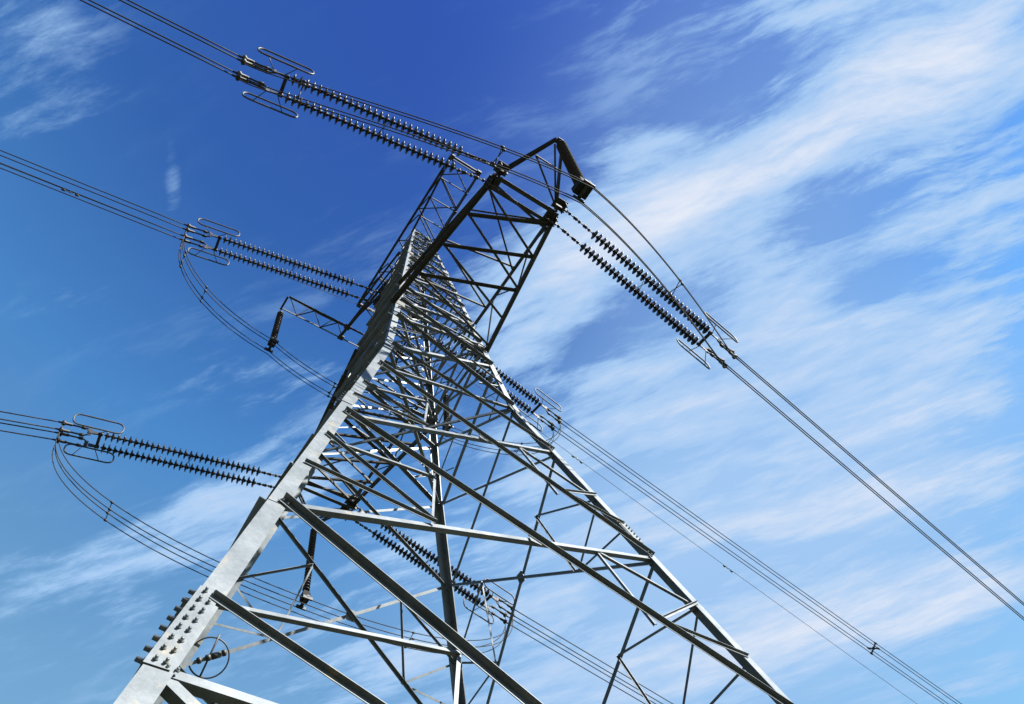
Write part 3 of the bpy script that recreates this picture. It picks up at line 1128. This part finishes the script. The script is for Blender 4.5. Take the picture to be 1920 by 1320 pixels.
# ------------------------------------------------------------------ jumper wires: four in parallel under each phase
JUMP = {
    1: ('L1', 'R1', ['near'], "strung past the nearest arm's pointed tip"),
    2: ('L2', 'R2', ['midL', 'midR'], "looping below the small jumper frame behind the pylon body"),
    3: ('L3', 'R3', ['far'], "of the lowest loop, swinging behind the big pale leg"),
}
JG = {1: "jumper wires round the nearest arm", 2: "jumper wires at mid height", 3: "jumper wires of the lowest loop"}
paths = {}
for j, (kl, kr, pil, where) in JUMP.items():
    items = []
    for sy in (-1, 1):
        for sz in (-1, 1):
            a = at(kl, 7.25, sy * 0.21, sz * 0.175 - 0.05)
            b_ = at(kr, 7.25, -sy * 0.21, sz * 0.175 - 0.05)
            off = V(0, -sy * 0.0, 0)
            mids = [PIL[q][1] + V(0, (-sy if kl[0] == 'L' else sy) * -0.23 * -1, -0.06 + sz * 0.12 - 0.12) for q in pil]
            first, lastp = mids[0], mids[-1]
            if j == 1:
                dl, pull = 0.7, 0.38
            elif j == 2:
                dl, pull = 2.1, 0.62
            else:
                dl, pull = 2.3, 0.52
            pts = bezier([a, a + V(-0.1 if j != 1 else 0.3, 0, -dl),
                          first + V((a.x - first.x) * pull, (a.y - first.y) * 0.15, -0.10 if j != 1 else 0.30), first], 28)
            if len(mids) == 2:
                m0, m1 = mids
                pts += bezier([m0, m0 + V(1.9, 0.1, -1.05), m1 + V(-1.9, 0.1, -1.05), m1], 28)[1:]
            pts += bezier([lastp, lastp + V((b_.x - lastp.x) * pull, (b_.y - lastp.y) * 0.15, -0.10 if j != 1 else 0.30),
                           b_ + V(0.1 if j != 1 else -0.3, 0, -dl), b_], 28)[1:]
            q = to_px(pts[12])
            items.append((q[1] - q[0] * 0.8, pts))
    items.sort(key=lambda e: e[0])
    paths[j] = [e[1] for e in items]
    for k, (_, pts) in enumerate(items):
        mb = MB()
        st = Vector(pts[0])
        mb.tube([Vector(q) - st for q in pts], 0.0145, 8)
        w = mb.build("jumper_wire", M_WIRE)
        w.location = st
        nm = ["uppermost", "second from the top", "third from the top", "lowest"][k]
        tag(w, "jumper wire %s, %s" % (nm, where), "jumper", JG[j])

SPACER_AT = {1: (9, 22, 39), 2: (8, 16, 38, 46, 68), 3: (13, 37)}
SLAB = {
    1: ["small spacer on the near jumper wires beside the long left insulator strings", "small spacer on the near jumper wires just left of the arm tip",
        "x shaped spacer on the jumper wires right of the nearest arm"],
    2: ["upper spacer on the mid height jumper, just below its left clamps", "spacer on the mid height jumper left of the hanging insulator",
        "spacer on the mid height jumper between hanging insulator and pale leg", "jumper spacer behind the crowded middle of the pylon lattice",
        "jumper spacer on the right loop behind the pylon's right leg"],
    3: ["spacer on the lowest jumper loop in open sky left of the leg", "jumper spacer seen through the lowest braces near the dark middle leg"],
}
for j, idx in SPACER_AT.items():
    for q, i in enumerate(idx):
        pts = [Vector(pl[i]) for pl in paths[j]]
        cen = sum(pts, Vector()) / 4
        mb = MB()
        for p_ in pts:
            e = p_ - cen
            mb.tube([e * 0.0, e], 0.013, 6)
            tdir = (Vector(paths[j][0][i + 1]) - Vector(paths[j][0][i])).normalized()
            mb.lathe(e - tdir * 0.05, tdir, [(0, 0.02), (0.02, 0.036), (0.08, 0.036), (0.1, 0.02)], 8)
        o = mb.build("jumper_spacer", M_FIT)
        o.location = cen
        tag(o, SLAB[j][q], "spacer", "spacers on the jumper wires")

# ------------------------------------------------------------------ earth wire
EW = {'left': (W(-0.63, 3.85, 14.1), -1, 5.5, 3.0), 'right': (W(0.63, 3.85, 14.1), 1, 5.5, 9.0)}
for nm, (st, sd_, az, t) in EW.items():
    def ep(s):
        a = math.radians(az)
        return Vector((sd_ * s * math.cos(a), s * math.sin(a), -math.tan(math.radians(t)) * s + s * s / (2 * SPANC)))
    mb = MB()
    mb.tube([ep(s) for s in (0, 1, 2, 4, 7, 11, 16, 22, 30, 40, 55, 75, 100, 130, 170, 220, 260)], 0.011, 6)
    o = mb.build("earth_wire", M_WIRE)
    o.location = st
    tag(o, {"left": "thin single earth wire running left just under the middle left bundle",
            "right": "thin faint earth wire sloping right just below the lower right bundle"}[nm], "wire", "earth wires from the pylon's top beam")
    for s in ({'left': (11.9,), 'right': (11.0, 20.8)}[nm]):
        c = ep(s)
        tdir = (ep(s + 0.5) - ep(s)).normalized()
        db = MB()
        db.box(V(0, 0, -0.03), tdir * 0.03, (0, 0.02, 0), (0, 0, 0.06))
        db.tube([-tdir * 0.25 + V(0, 0, -0.09), V(0, 0, -0.08), tdir * 0.25 + V(0, 0, -0.09)], 0.010, 6)
        for e in (-1, 1):
            db.lathe(tdir * (e * 0.25 - 0.07) + V(0, 0, -0.09), tdir, [(0, 0.03), (0.02, 0.045), (0.12, 0.045), (0.14, 0.03)], 8)
        o = db.build("wire_damper", M_FIT)
        o.location = st + c
        lab = {('left', 11.9): "small damper on the earth wire far left of the pylon", ('right', 11.0): "small damper on the earth wire close to the pylon's right leg",
               ('right', 20.8): "small damper far out on the thin earth wire at lower right"}[(nm, s)]
        tag(o, lab, "damper", "dampers on the earth wire")

bpy.context.view_layer.update()
